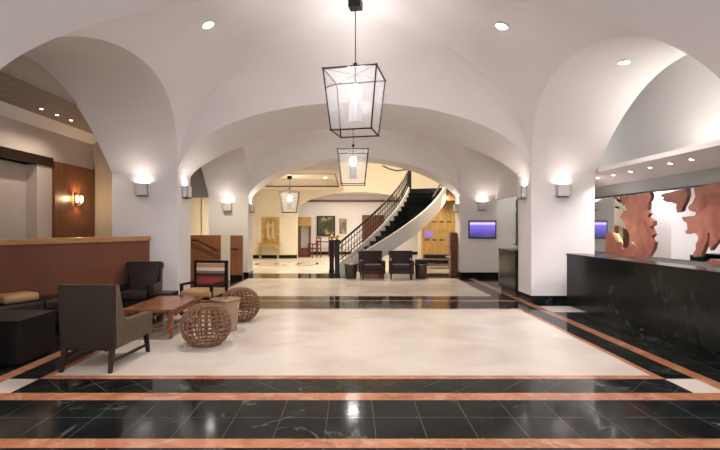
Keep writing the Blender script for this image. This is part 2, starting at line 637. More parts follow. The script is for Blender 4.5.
def make_bay(c00, c10, c11, c01, z0, z1, rises, leans, ctr, bulge=1.0, pws=(1, 1, 1, 1)):
    """corners near-left, near-right, far-right, far-left"""
    cs = [c00, c10, c11, c01]
    zs = [z0, z0, z1, z1]
    inw = [(0, 1), (-1, 0), (0, -1), (1, 0)]
    E = []
    mb = MB()
    for k in range(4):
        A, B = cs[k], cs[(k + 1) % 4]
        zA, zB = zs[k], zs[(k + 1) % 4]
        e = edge(A, B, zA, zB, rises[k], leans[k], inw[k], pw=pws[k])
        E.append(e)
        rows = []
        for i, p in enumerate(e):
            t = PI * i / N
            c_, zc = (A, zA) if i <= N // 2 else (B, zB)
            k_ = abs(math.cos(t))
            d = Vector((ctr[0] + (c_[0] - ctr[0]) * k_, ctr[1] + (c_[1] - ctr[1]) * k_, zc + (ctr[2] - zc) * math.sin(t)))
            pv = Vector(p)
            rows.append([tuple(pv.lerp(d, j / 12) + Vector((0, 0, 0.90 * bulge * math.sin(t) ** 2 * (j / 12) * (1 - j / 12)))) for j in range(13)])
        mb2 = MB().grid(rows)
        me = bpy.data.meshes.new('t')
        mb2.bm.to_mesh(me); mb2.bm.free()
        mb.bm.from_mesh(me)
        bpy.data.meshes.remove(me)
    o = mb.build('ceiling', M['plaster'], smooth=True, fix=False)
    struct(o)
    return E


E0 = make_bay((-3.5, -1.2), (3.55, -1.2), (3.55, 3.7), (-3.5, 3.7), ZS, ZS, (1.3, 1.42, 1.3, 1.42), (0.4, 0.3, 0.4, 0.3), (0.03, 1.35, 4.85))
E1 = make_bay((-3.5, 4.45), (3.55, 4.45), (3.55, 9.5), (-3.45, 9.5), ZS, ZS, (1.12, 1.40, 1.30, 1.40), (-0.05, 0.40, 0.45, 0.40), (0.03, 7.08, 4.85), 1.28)
E2 = make_bay((-3.45, 10.25), (3.55, 10.25), (3.25, 14.4), (-3.12, 14.4), ZS, 2.42, (1.18, 1.30, 1.15, 1.30), (0.62, 0.30, 0.1, 0.30), (0.03, 12.35, 4.65), 1.0, (1.45, 1, 1.3, 1))
soff = MB()
soff.grid([E0[2], E1[0][::-1]])
soff.grid([E1[2], E2[0][::-1]])
E3 = edge((3.25, 15.1), (-3.12, 15.1), 2.42, 2.42, 1.12, 0, (0, 1), pw=1.5)
soff.grid([E2[2], E3])
struct(soff.build('ceiling_arch', M['plaster'], smooth=True))


def lateral(E, k, xb_, rise, top=4.75):
    """soffit from the vault edge to a plain arch on the aisle side, and the wall above it"""
    e = E[k]
    y0, y1 = e[0][1], e[-1][1]
    z0, z1 = e[0][2], e[-1][2]
    b = []
    for i in range(N + 1):
        t = PI * i / N
        b.append((xb_, (y0 + y1) / 2 - (y1 - y0) / 2 * math.cos(t), (z0 + z1) / 2 - (z1 - z0) / 2 * math.cos(t) + rise * math.sin(t) ** 2))
    rows = [[tuple(Vector(p).lerp(Vector(q), j / 4)) for p, q in zip(e, b)] for j in range(5)]
    s = MB().grid(rows)
    struct(s.build('ceiling_arch', M['plaster'], smooth=True))
    up = [(p[0], p[1], top) for p in b]
    struct(MB().grid([b, up]).build('wall_spandrel', M['plaster']))


for E in (E0, E1):
    lateral(E, 1, 4.80, 1.42)
    lateral(E, 3, -4.75, 1.42)
lateral(E2, 1, 4.38, 1.30)
lateral(E2, 3, -4.30, 1.30)

# wall above the second arch, on the far lobby side
b = E3
struct(MB().grid([b, [(p[0], p[1], 6.0) for p in b]]).build('wall_spandrel', M['plaster']))
struct(MB().box(3.25, 5.2, 15.02, 15.1, 2.42, 6.0).build('wall_spandrel', M['plaster']))
struct(MB().box(-5.3, -3.12, 15.02, 15.1, 2.42, 6.0).build('wall_spandrel', M['plaster']))
# solid wall over the piers toward the aisles
for P in (P0, P1, P2):
    y0, y1 = P['y']
    struct(MB().box(P['L'][0], P['L'][0] + 0.3, y0, y1, P['z'], 4.75).build('wall_spandrel', M['plaster']))
    struct(MB().box(P['R'][1] - 0.3, P['R'][1], y0, y1, P['z'], 4.75).build('wall_spandrel', M['plaster']))

# closing wall over the opening beside the second counter
struct(MB().box(4.30, 4.38, 10.25, 14.4, 2.32, 4.75).build('wall_lintel', M['plaster']))

# ---- left aisle
struct(MB().box(-6.35, -6.30, -2, 9.3, 0, 2.71).build('wall_left', M['beige_wall']))
struct(MB().box(-6.35, -6.1, 9.3, 9.76, 0, 2.71).build('wall_left_pier', M['beige_wall']))
struct(MB().box(-6.35, -6.1, -2, 11.4, 2.71, 4.0).build('wall_left_upper', M['taupe_light']))
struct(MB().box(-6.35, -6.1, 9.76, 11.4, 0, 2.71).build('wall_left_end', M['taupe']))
struct(MB().box(-6.35, -6.07, -2, 9.76, 2.71, 2.90, 0.006).build('trim_header', M['dark_wood']))
struct(MB().box(-6.11, -6.04, 9.76, 11.25, 0, 2.84, 0.004).build('trim_wood_panel', M['panel_wood']))
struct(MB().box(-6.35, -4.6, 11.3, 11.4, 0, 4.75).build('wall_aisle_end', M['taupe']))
struct(MB().box(-6.35, -4.72, -2, 11.3, 3.60, 3.66).build('ceiling_aisle', M['aisle_ceiling']))
struct(MB().prism([(-6.1, 3.44), (-6.1, 3.6), (-5.85, 3.6)], 'y', -2, 11.3).build('trim_cove', M['plaster']))
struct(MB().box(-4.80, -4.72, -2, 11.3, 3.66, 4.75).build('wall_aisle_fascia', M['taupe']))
# aisle beyond the first pier
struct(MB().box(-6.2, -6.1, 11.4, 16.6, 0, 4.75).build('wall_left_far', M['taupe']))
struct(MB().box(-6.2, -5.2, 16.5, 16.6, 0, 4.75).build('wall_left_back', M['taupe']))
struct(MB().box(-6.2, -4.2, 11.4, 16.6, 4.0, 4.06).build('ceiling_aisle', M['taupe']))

# ---- reception side
struct(MB().box(5.6, 5.7, -2, 16.5, 0, 2.42).build('wall_right', M['grey_wall']))
struct(MB().prism([(4.85, 2.58), (5.6, 2.41), (5.95, 2.41), (5.95, 2.60), (4.93, 2.60), (4.93, 2.66), (4.85, 2.66)], 'y', -2, 13.2).build('ceiling_bulkhead', M['plaster']))
struct(MB().box(5.95, 6.05, -2, 16.5, 2.41, 4.75).build('wall_right_upper', M['plaster']))
struct(MB().box(4.7, 6.05, -2, 16.5, 4.70, 4.78).build('ceiling_reception', M['plaster']))
struct(MB().box(4.3, 6.05, 16.4, 16.5, 0, 4.75).build('wall_reception_back', M['green_wall']))
struct(MB().box(4.38, 4.9, 14.4, 14.6, 0, 4.75).build('wall_reception_stub', M['plaster']))

# ---- far lobby
struct(MB().box(-5.3, -5.2, 15.1, 23.1, 0, 6.0).build('wall_lobby_left', M['plaster_warm']))
# back wall with wide arch
ax0, ax1, zsp, zap = -2.63, 3.2, 2.27, 3.17
arc = []
for i in range(33):
    t = PI - PI * i / 32
    arc.append(((ax0 + ax1) / 2 + (ax1 - ax0) / 2 * math.cos(t), zsp + (zap - zsp) * math.sin(t)))
mb = MB()
mb.box(-5.2, ax0, 23.0, 23.35, 0, zsp)
mb.box(ax1, 4.7, 23.0, 23.35, 0, zsp)
mb.box(-5.2, ax0, 23.0, 23.35, zsp, 6.0)
mb.box(ax1, 4.7, 23.0, 23.35, zsp, 6.0)
for y in (23.0, 23.35):
    mb.grid([[(x, y, z) for x, z in arc], [(x, y, 6.0) for x, z in arc]])
mb.grid([[(x, 23.0, z) for x, z in arc], [(x, 23.35, z) for x, z in arc]])
struct(mb.build('wall_lobby_back', M['plaster_warm']))
struct(MB().box(-5.2, ax0, 22.98, 23.0, 0, 0.16).build('baseboard_back', M['green_marble']))
struct(MB().box(4.6, 4.7, 15.1, 23.1, 0, 6.0).build('wall_lobby_right', M['plaster_warm']))
struct(MB().box(-5.3, 4.7, 15.02, 23.4, 5.9, 6.0).build('ceiling_void', M['plaster_warm']))
# lower ceiling with a recess
cx0, cx1, cy0, cy1 = -3.85, -0.55, 16.2, 21.5
mb = MB()
mb.box(-5.2, cx0, 15.1, 23.0, 3.30, 3.65)
mb.box(cx1, -0.40, 15.1, 23.0, 3.30, 3.65)
mb.box(cx0, cx1, 15.1, cy0, 3.30, 3.65)
mb.box(cx0, cx1, cy1, 23.0, 3.30, 3.65)
mb.box(cx0, cx1, cy0, cy1, 3.62, 3.70)
struct(mb.build('ceiling_lobby', M['plaster_warm']))
mb = MB()
for a in ((cx0, cx1, cy1 - 0.05, cy1), (cx0, cx0 + 0.05, cy0, cy1), (cx1 - 0.05, cx1, cy0, cy1), (cx0, cx1, cy0, cy0 + 0.05)):
    mb.box(a[0], a[1], a[2], a[3], 3.285, 3.34)
struct(mb.build('trim_recess', M['panel_wood']))
# room beyond the arch
struct(MB().box(-4.5, 4.7, 26.2, 26.3, 0, 3.4).build('wall_far_room', M['plaster']))
struct(MB().box(-4.6, -4.5, 23.35, 26.3, 0, 3.4).build('wall_far_room_left', M['plaster']))
struct(MB().box(4.6, 4.7, 23.35, 26.3, 0, 3.4).build('wall_far_room_right', M['plaster']))
struct(MB().box(-4.6, 4.7, 23.3, 26.3, 3.25, 3.4).build('ceiling_far_room', M['plaster']))
struct(MB().box(-4.5, 4.6, 26.12, 26.2, 2.86, 2.98, 0.01).build('trim_crown', M['panel_wood']))
struct(MB().box(-4.5, 4.6, 26.17, 26.2, 0, 0.15).build('baseboard_far', M['green_marble']))

# ================================================================ LAMPS
def make_lantern(label, loc, rz, ceil_z):
    """loc = centre of the lantern's bottom"""
    root = thing('pendant_lantern', label, 'lantern', loc, rz, 'glass cage lanterns')
    H, a, b = 0.86, 0.385, 0.295      # height, half top, half bottom
    T = [(-a, -a, H), (a, -a, H), (a, a, H), (-a, a, H)]
    B = [(-b, -b, 0), (b, -b, 0), (b, b, 0), (-b, b, 0)]
    f = MB()
    for k in range(4):
        f.bar(T[k], T[(k + 1) % 4], 0.02)
        f.bar(B[k], B[(k + 1) % 4], 0.018)
        f.bar(B[k], T[k], 0.018)
        f.box(T[k][0] - .014, T[k][0] + .014, T[k][1] - .014, T[k][1] + .014, H - .014, H + .014)
        f.box(B[k][0] - .013, B[k][0] + .013, B[k][1] - .013, B[k][1] + .013, -.013, .013)
    f.build('frame', M['iron'], root)
    for k in range(4):
        i, j = k, (k + 1) % 4
        vs = [Vector(B[i]), Vector(B[j]), Vector(T[j]), Vector(T[i])]
        c = sum(vs, Vector()) / 4
        vs = [c + (q - c) * 0.97 for q in vs]
        MB().faces([tuple(q) for q in vs], [(0, 1, 2, 3)]).build('glass_pane', M['glass'], root, fix=False)
    # hanging rod with two crossbars
    h = MB()
    h.bar((-a, -a, H), (a, a, H), 0.005)
    h.bar((-a, a, H), (a, -a, H), 0.005)
    h.tube([(0, 0, H - 0.02), (0, 0, ceil_z - loc[2] - 0.10)], 0.007, 8)
    h.build('rod', M['iron'], root)
    MB().lathe([(0.004, 0.10), (0.03, 0.12), (0.035, 0.145), (0.03, 0.17), (0.004, 0.19)], 12, (0, 0, H)).build('loop', M['iron'], root)
    MB().box(-0.09, 0.09, -0.09, 0.09, ceil_z - loc[2] - 0.13, ceil_z - loc[2] + 0.03, 0.004).build('canopy', M['iron'], root)
    # ring of frosted tubes round the bulb
    cl = MB()
    for k in range(8):
        t = 2 * PI * k / 8
        cl.lathe([(0.020, 0.16), (0.020, 0.48)], 10, (0.075 * math.cos(t), 0.075 * math.sin(t), 0))
    cl.lathe([(0.03, 0.15), (0.105, 0.155), (0.105, 0.18), (0.03, 0.185)], 24)
    cl.build('candle_cluster', M['tube'], root)
    MB().lathe([(0.01, 0.48), (0.06, 0.50), (0.09, 0.56), (0.09, 0.64), (0.06, 0.70), (0.01, 0.72)], 20).build('bulb', M['bulb'], root, True)
    MB().tube([(0, 0, 0.70), (0, 0, H)], 0.012).build('stem', M['iron'], root)
    return root


LANTERNS = [((0.05, 7.10, 2.89), math.radians(-13), 4.86, 'largest glass cage lantern, hanging under the vault nearest the camera'),
            ((0.03, 12.35, 2.59), math.radians(-2), 4.64, 'middle glass cage lantern, hanging under the second vault before the staircase'),
            ((-2.6, 20.0, 2.10), math.radians(4), 3.62, 'smallest glass cage lantern, hanging over the round floor medallion in the far lobby')]
for loc, rz, cz, lab in LANTERNS:
    make_lantern(lab, loc, rz, cz)
    light('lantern_light', 'POINT', (loc[0], loc[1], loc[2] + 0.62), K_LANTERN * {7.10: 1.0, 12.35: 0.3}.get(loc[1], 0.3), size=0.10)


def downlight(x, y, z, label, r=0.085, energy=K_DOWN, group='recessed downlights', tilt=(0, 0, 0), spot=2.3, color=(1, 0.94, 0.93)):
    root = thing('downlight', label, 'ceiling light', (x, y, z), 0, group)
    root.rotation_euler = tilt
    MB().lathe([(r, 0.03), (r * 1.18, 0.0), (r * 1.18, -0.012), (r, -0.014), (r * 0.98, 0.03)], 28, cap=False).build('trim_ring', M['white_paint'], root, 'auto')
    MB().lathe([(0.001, -0.004), (r * 0.99, -0.004), (r * 0.99, 0.004), (0.001, 0.004)], 24).build('lens', M['bulb_cool'], root)
    if energy:
        light('downlight_light', 'SPOT', (x, y, z - 0.05), energy, color, tilt, size=0.05, spot=spot)
    return root


downlight(-2.12, 7.05, 4.474, 'recessed downlight in the vault left of the big lantern', tilt=(0, math.radians(-19), 0))
downlight(2.20, 7.05, 4.454, 'recessed downlight in the vault right of the big lantern', tilt=(0, math.radians(19), 0))
downlight(4.05, 7.15, 3.955, 'recessed downlight in the arch soffit above the reception desk', tilt=(0, 0, 0), energy=50)
downlight(-3.72, 12.6, 3.70, 'recessed downlight in the arch soffit above the wooden stair panels', energy=90, color=(1, 0.84, 0.62))
# out of frame: the same pair lights the entrance bay behind the camera
downlight(-2.12, 1.3, 4.45, 'recessed downlight of the entrance vault, left one', tilt=(0, math.radians(-19), 0))
downlight(2.20, 1.3, 4.43, 'recessed downlight of the entrance vault, right one', tilt=(0, math.radians(19), 0))
ORD = ['farthest of', 'second farthest of', 'third farthest of', 'third nearest of', 'second nearest of', 'nearest of']
for k, y in enumerate((9.95, 9.35, 8.78, 8.2, 7.68, 7.2)):
    downlight(5.095, y, 2.523, ORD[k] + ' the six small spotlights in the soffit over the reception desk', 0.032, 26, 'small soffit spotlights', (0, math.radians(12.8), 0), 1.9)
for k, y in enumerate((9.4, 8.95, 8.5)):
    downlight(-5.5, y, 3.598, ('farthest', 'middle', 'nearest')[k] + ' of three small downlights in the tiled side aisle ceiling', 0.03, 10, 'aisle downlights', color=(1, 0.85, 0.7))
for k, (x, y) in enumerate(((-1.15, 20.6), (-3.2, 20.6), (-1.15, 18.8), (-3.2, 18.8), (-1.15, 17.0), (-3.2, 17.0))):  # all but the far right fixture are added to brighten the lobby
    downlight(x, y, 3.618, 'recessed downlight in the lobby ceiling recess, ' + ('right', 'left')[k % 2] + ' one of the ' + ('farthest', 'middle', 'nearest')[k // 2] + ' pair', 0.09, 55, 'lobby recess downlights', color=(1, 0.86, 0.66))


def sconce(x, y, z, ax, label, w_=0.26, h_=0.24, energy=K_SCONCE):
    """open-topped half box on a wall; ax = rotation about z (0 faces -Y)"""
    root = thing('wall_sconce', label, 'wall light', (x, y, z), ax, 'white box sconces')
    d = 0.11
    s = MB()
    s.box(-w_ / 2, w_ / 2, -d, -d + 0.012, 0, h_)
    s.box(-w_ / 2, -w_ / 2 + 0.012, -d, 0, 0, h_)
    s.box(w_ / 2 - 0.012, w_ / 2, -d, 0, 0, h_)
    s.box(-w_ / 2, w_ / 2, -d, 0, 0, 0.012)
    s.box(-w_ / 2, w_ / 2, -0.012, 0, 0, h_)
    s.build('shade', M['sconce'], root)
    MB().box(-w_ / 2 + 0.03, w_ / 2 - 0.03, -d - 0.008, -0.012, -0.02, 0).build('bottom_plate', M['steel'], root)
    MB().box(-0.08, 0.08, -0.08, -0.04, h_ - 0.09, h_ - 0.06).build('lamp', M['bulb'], root)
    R = Matrix.Rotation(ax, 3, 'Z') @ Vector((0, -0.06, h_ - 0.035))
    light('sconce_light', 'AREA', (x + R.x, y + R.y, z + R.z), energy, (1, 0.87, 0.82), (PI, 0, ax), 0.17, 0.06)
    return root


sconce(-4.12, 9.5, 2.12, 0, 'white box sconce on the front of the left pier behind the lounge seats')
sconce(-3.45, 9.88, 2.10, PI / 2, 'white box sconce on the inner side of the left pier by the lounge')
sconce(4.15, 9.5, 2.10, 0, 'white box sconce on the front of the right pier at the reception desk')
sconce(3.55, 9.88, 2.09, -PI / 2, 'white box sconce on the inner side of the right pier at the desk')
sconce(-3.72, 14.4, 1.98, 0, 'white box sconce on the far left pier above the wooden stair panels')
sconce(-3.12, 14.75, 1.96, PI / 2, 'white box sconce on the inner side of the far left pier')
sconce(3.90, 14.4, 2.01, 0, 'white box sconce on the far right pier above the television')
sconce(3.25, 14.75, 1.96, -PI / 2, 'white box sconce on the inner side of the far right pier by the golden lockers')

# twin-candle sconce on the wood panel in the left aisle
r_ = thing('wall_lamp', 'twin candle wall lamp glowing on the dark wood panel in the side aisle', 'wall light', (-6.04, 10.5, 1.98), 0)
MB().box(0, 0.02, -0.06, 0.06, 0, 0.26, 0.004).build('back_plate', M['iron_brown'], r_)
for s in (-1, 1):
    MB().tube([(0.02, 0, 0.03), (0.06, s * 0.05, 0.02), (0.08, s * 0.08, 0.05)], 0.008).build('arm', M['iron_brown'], r_)
    MB().lathe([(0.022, 0.06), (0.028, 0.12), (0.024, 0.20)], 14, (0.08, s * 0.08, 0)).build('candle_bulb', M['bulb_warm'], r_, True)
light('wall_lamp_light', 'POINT', (-5.9, 10.5, 2.12), 9, (1, 0.66, 0.36), size=0.03)

# cove lamp on top of the reception bulkhead, then added fills for stairwell, far room and reception, and the locker spot
light('cove_light', 'AREA', (5.30, 7.4, 2.64), K_COVE, (1, 0.97, 0.9), (PI, 0, 0), 0.25, 2.0)
light('stairwell_fill', 'AREA', (1.5, 17.5, 5.86), K_HALL, (1, 0.88, 0.70), (0, 0, 0), 3.0, 2.6)  # added soft panel out of view to brighten the stairwell, no skylight known
light('far_room_fill', 'AREA', (-0.4, 24.0, 3.24), 45, (1, 0.9, 0.75), (0, 0, 0), 3.5, 0.8)  # added light hidden above the arch, stands for no known fixture
light('locker_light', 'SPOT', (3.4, 16.6, 2.6), 60, (1, 0.85, 0.6), (math.radians(35), 0, 0), size=0.08, spot=2.2)
light('reception_fill', 'AREA', (5.2, 13.5, 4.68), 22, (0.95, 1, 0.92), (0, 0, 0), 0.8, 2.5)  # added light behind the pier to fill the reception end, no fixture known

# ================================================================ RECEPTION
def counter(name, label, x, y0, y1, h, depth):
    root = thing(name, label, 'counter', (x, (y0 + y1) / 2, 0))
    L = (y1 - y0) / 2
    MB().box(0, 0.06, -L, L, 0.10, h - 0.03, 0.003).build('front_panel', M['counter'], root)
    MB().box(0.06, depth, L - 0.05, L, 0.10, h - 0.03, 0.003).build('end_panel', M['counter'], root)
    MB().box(0.06, depth, -L, -L + 0.05, 0.10, h - 0.03, 0.003).build('end_panel', M['counter'], root)
    MB().box(0.05, depth, -L + 0.03, L - 0.03, 0, 0.10).build('plinth', M['green_marble'], root)
    MB().box(-0.015, 0.34, -L - 0.01, L + 0.01, h - 0.03, h, 0.006).build('top_ledge', M['counter'], root)
    MB().box(0.34, depth, -L, L, h - 0.28, h - 0.24, 0.004).build('work_top', M['dark_wood'], root)
    return root


counter('reception_counter', 'long black marble reception counter in front of the copper map wall', 4.08, 4.75, 9.12, 1.0, 0.62)
counter('reception_counter', 'shorter black marble counter between the two right hand piers', 3.50, 10.3, 11.45, 0.99, 0.62)

# low black plinth of the concierge counter
# ---- mural: copper continents on a mirror
XM = 5.56
mur = thing('map_mural', 'copper world map mounted on mirror wall behind the reception counter', 'mural', (XM, 9.0, 1.0))


def mpt(cx, cy):
    px, py = 590 + cx / 5, 180 + cy / 5
    Y = 480 * XM / (px - 352)
    return (Y - 9.0, 1.5 + (227 - py) * Y / 480 - 1.0)


MB().box(0, 0.03, -4.5, 4.2, -0.05, 1.14).build('mirror_panel', M['mirror'], mur)
MB().box(-0.03, 0.03, -4.5, 4.2, 1.14, 1.17, 0.003).build('top_rail', M['screen_frame'], mur)
MAPS = [
    [(160, 90), (215, 76), (308, 62), (315, 80), (308, 105), (300, 110), (298, 150), (306, 165), (296, 182), (312, 195), (326, 205), (325, 225), (308, 235), (322, 250), (328, 270), (316, 285), (332, 310), (325, 345), (305, 380), (292, 392), (268, 362), (240, 325), (222, 295), (205, 268), (190, 245), (183, 215), (160, 185), (168, 165), (182, 160), (194, 150), (190, 132), (170, 118)],
    [(84, 285), (96, 258), (118, 262), (130, 285), (138, 305), (152, 312), (156, 335), (178, 350), (198, 335), (214, 310), (240, 335), (262, 360), (292, 392), (240, 388), (150, 380), (86, 368)],
    [(364, 72), (420, 58), (494, 42), (496, 75), (488, 105), (474, 130), (466, 156), (446, 162), (440, 140), (444, 120), (420, 112), (398, 112), (372, 100), (380, 88), (366, 84)],
    [(530, 42), (600, 22), (700, -4), (840, -40), (840, 300), (760, 320), (700, 285), (652, 300), (628, 330), (612, 352), (606, 320), (610, 268), (600, 262), (598, 300), (582, 335), (566, 372), (548, 384), (528, 384), (524, 372), (540, 345), (538, 322), (550, 300), (552, 282), (538, 268), (520, 262), (512, 250), (515, 265), (492, 270), (486, 258), (498, 246), (494, 215), (478, 205), (468, 186), (500, 182), (536, 178), (540, 162), (506, 152), (500, 135), (524, 112), (538, 82), (534, 60)],
    [(586, 408), (604, 404), (612, 394), (638, 396), (690, 410), (720, 430), (640, 428), (606, 420)],
]
for poly in MAPS:
    MB().prism([mpt(*p) for p in poly], 'x', -0.035, -0.005).build('map_piece', M['copper'], mur)

# television things
def television(label, x, y, z, w_, h_):
    root = thing('television', label, 'television', (x, y, z), 0)
    MB().box(-w_ / 2, w_ / 2, -0.06, -0.01, 0, h_, 0.006).build('casing', M['screen_frame'], root)
    MB().box(-w_ / 2 + 0.035, w_ / 2 - 0.035, -0.064, -0.058, 0.04, h_ - 0.035).build('screen', M['tv'], root)
    MB().box(-0.10, 0.10, -0.012, 0, h_ * 0.3, h_ * 0.7).build('wall_bracket', M['iron'], root)
    return root


television('wall mounted television with violet blue screen on the far right pier', 3.90, 14.4, 1.15, 0.83, 0.545)

# gold table lamps on the inner desk
def table_lamp(label, x, y, z):
    root = thing('table_lamp', label, 'lamp', (x, y, z), 0, 'gold table lamps')
    MB().lathe([(0.09, 0), (0.09, 0.02), (0.03, 0.04), (0.025, 0.08), (0.06, 0.14), (0.05, 0.20), (0.018, 0.24), (0.015, 0.30)], 24).build('base', M['gold'], root, True)
    MB().lathe([(0.20, 0.26), (0.10, 0.50), (0.095, 0.50), (0.195, 0.26)], 28, cap=False).build('lamp_shade', M['shade_glow'], root, True)
    MB().lathe([(0.01, 0.29), (0.035, 0.33), (0.035, 0.38), (0.01, 0.42)], 12).build('bulb', M['bulb_warm'], root, True)
    return root


# desk behind the first pier carrying the lamps
dk = thing('reception_desk', 'dark green marble back desk standing behind the right pier', 'desk', (4.52, 11.15, 0))
MB().box(-0.35, 0.35, -0.85, 0.85, 0.80, 0.84, 0.004).build('desk_top', M['green_marble'], dk)
MB().box(-0.33, -0.28, -0.83, 0.83, 0, 0.80).build('side_panel', M['green_marble'], dk)
MB().box(0.28, 0.33, -0.83, 0.83, 0, 0.80).build('side_panel', M['green_marble'], dk)
table_lamp('gold table lamp on the back desk nearest the right pier', 4.27, 10.45, 0.84)
table_lamp('gold table lamp on the far end of the back desk', 4.72, 11.72, 0.84)

# orchid on the second counter
orc = thing('potted_orchid', 'cream orchid in a small pot on the shorter black counter', 'plant', (3.66, 10.75, 0.99))
MB().lathe([(0.035, 0), (0.05, 0.08), (0.05, 0.09)], 18).build('pot', M['white_paint'], orc, True)
st = MB()
st.tube([(0, 0, 0.08), (0.01, 0, 0.2), (0.0, 0.02, 0.30), (-0.05, 0.02, 0.36)], 0.004, 6)
for a in (0.3, 2.2, 4.0):
    st.faces([(0, 0, .09), (0.07 * math.cos(a) - .02 * math.sin(a), .07 * math.sin(a) + .02 * math.cos(a), .13), (0.13 * math.cos(a), 0.13 * math.sin(a), .11), (0.07 * math.cos(a) + .02 * math.sin(a), .07 * math.sin(a) - .02 * math.cos(a), .13)], [(0, 1, 2, 3)])
st.build('stem', M['leafs'], orc, fix=False)
fl = MB()
for (bx, by, bz) in ((-0.05, 0.02, .36), (-0.02, 0.03, .34), (0.01, 0.02, .29), (-0.035, 0, .39)):
    for k in range(5):
        a = 2 * PI * k / 5
        fl.faces([(bx, by - 0.01, bz), (bx + .02 * math.cos(a - .4), by - .015, bz + .02 * math.sin(a - .4)), (bx + .035 * math.cos(a), by - .005, bz + .035 * math.sin(a)), (bx + .02 * math.cos(a + .4), by - .015, bz + .02 * math.sin(a + .4))], [(0, 1, 2, 3)])
fl.build('blossoms', M['petal'], orc, fix=False)

# framed window in the reception back wall
struct(MB().box(4.55, 5.55, 16.36, 16.40, 1.0, 2.02).build('window_1', M['green_wall']))
mb = MB()
mb.box(4.45, 5.6, 16.33, 16.40, 2.02, 2.16); mb.box(4.45, 4.55, 16.33, 16.40, 0, 2.02)
struct(mb.build('trim_window', M['white_paint']))

# ================================================================ LOUNGE
# ---- booth partition, running obliquely from the left pier towards the camera
pR = Vector((-3.90, 9.22, 0)); pL = Vector((-5.85, 4.90, 0))
dv = (pL - pR); LEN = dv.length
rz = math.atan2(dv.y, dv.x)           # local +x runs from the pier end toward the camera
bp = thing('booth_partition', 'long woven brown booth partition with honey wood cap in front of left pier', 'partition', tuple(pR), rz)
# local y: positive side = ? lounge side is the side facing +X/-Y world -> local +y
MB().box(0.0, LEN, -0.20, 0.0, 0.0, 1.235).build('woven_panel', M['woven'], bp)
MB().box(-0.02, LEN, -0.23, 0.03, 1.235, 1.325, 0.012).build('wood_cap', M['cap_wood'], bp)
MB().box(-0.015, 0.0, -0.20, 0.0, 0.0, 1.235).build('end_post', M['panel_wood'], bp)

# ---- banquette along the partition
bq = thing('banquette', 'dark leather banquette bench running along the woven partition', 'bench', tuple(pR), rz)
MB().box(1.58, 3.2, 0.02, 0.58, 0.08, 0.30, 0.01).build('base', M['leather_black'], bq)
for k in range(2):
    MB().box(1.59 + k * 0.81, 2.39 + k * 0.80, 0.03, 0.60, 0.305, 0.45, 0.035).build('seat_cushion', M['leather_dark'], bq, 'auto')
MB().box(3.2, 3.32, 0.02, 0.60, 0.08, 0.60, 0.03).build('arm', M['leather_black'], bq, 'auto')
for x in (1.66, 3.1):
    for y in (0.1, 0.5):
        MB().box(x - .025, x + .025, y - .025, y + .025, 0, 0.08).build('foot', M['dark_wood'], bq)

# pillow lying on the banquette
wm = Matrix.Translation(pR) @ Matrix.Rotation(rz, 4, 'Z')
q = wm @ Vector((2.62, 0.30, 0.455))
pil = MB().box(-0.24, 0.24, -0.17, 0.17, 0, 0.12, 0.055).build('cushion', M['tan_fabric'], None, 'auto')
pil.location = q; pil.rotation_euler = (0, 0, rz)
tag(pil, 'tan cushion lying on the banquette behind the near armchair', 'cushion')

# ---- black block table at the very left
bt = thing('block_table', 'black block side table at the left edge beside the armchair', 'table', (-3.93, 5.45, 0), 0)
MB().box(-0.36, 0.36, -0.33, 0.33, 0.03, 0.465, 0.006).build('body', M['leather_black'], bt)
MB().box(-0.375, 0.375, -0.345, 0.345, 0.465, 0.50, 0.006).build('table_top', M['leather_black'], bt)
MB().box(-0.33, 0.33, -0.30, 0.30, 0.0, 0.03).build('plinth', M['iron'], bt)


# ---- armchair seen from behind
def armchair(label, loc, rz_):
    r0 = thing('armchair', label, 'armchair', loc, rz_)
    # local: back at y = 0, front at y = 0.83, faces +y
    hw = 0.285
    back = [(0.0, 0.24), (0.13, 0.24), (0.08, 0.885), (0.05, 0.905), (-0.02, 0.905), (-0.05, 0.885)]
    MB().prism(back, 'x', -hw, hw, 0.012).build('backrest', M['leather_dark'], r0, 'auto')
    for s in (-1, 1):
        side = [(0.05, 0.24), (0.84, 0.24), (0.86, 0.475), (0.83, 0.49), (0.26, 0.50), (0.19, 0.56), (0.09, 0.895), (0.04, 0.895)]
        x0, x1 = sorted((s * (hw - 0.075), s * (hw + 0.012)))
        MB().prism(side, 'x', x0, x1, 0.012).build('arm', M['leather_taupe'], r0, 'auto')
    MB().box(-hw + 0.08, hw - 0.08, 0.10, 0.84, 0.29, 0.42, 0.035).build('seat_cushion', M['leather_taupe'], r0, 'auto')
    MB().box(-hw + 0.03, hw - 0.03, 0.03, 0.79, 0.215, 0.29, 0.004).build('seat_frame', M['dark_wood'], r0)
    for s in (-1, 1):
        MB().taper((s * (hw - .035), 0.03, 0.24), (s * (hw - .025), -0.02, 0.0), 0.05, 0.035).build('leg', M['dark_wood'], r0)
        MB().taper((s * (hw - .035), 0.77, 0.24), (s * (hw - .03), 0.82, 0.0), 0.05, 0.035).build('leg', M['dark_wood'], r0)
        MB().bar((s * (hw - .03), 0.0, 0.10), (s * (hw - .032), 0.78, 0.10), 0.022, 0.03).build('stretcher', M['dark_wood'], r0)
    return r0


armchair('dark taupe leather armchair seen from behind, standing near the front floor bands', (-2.74, 4.96, 0), math.radians(-2.5))

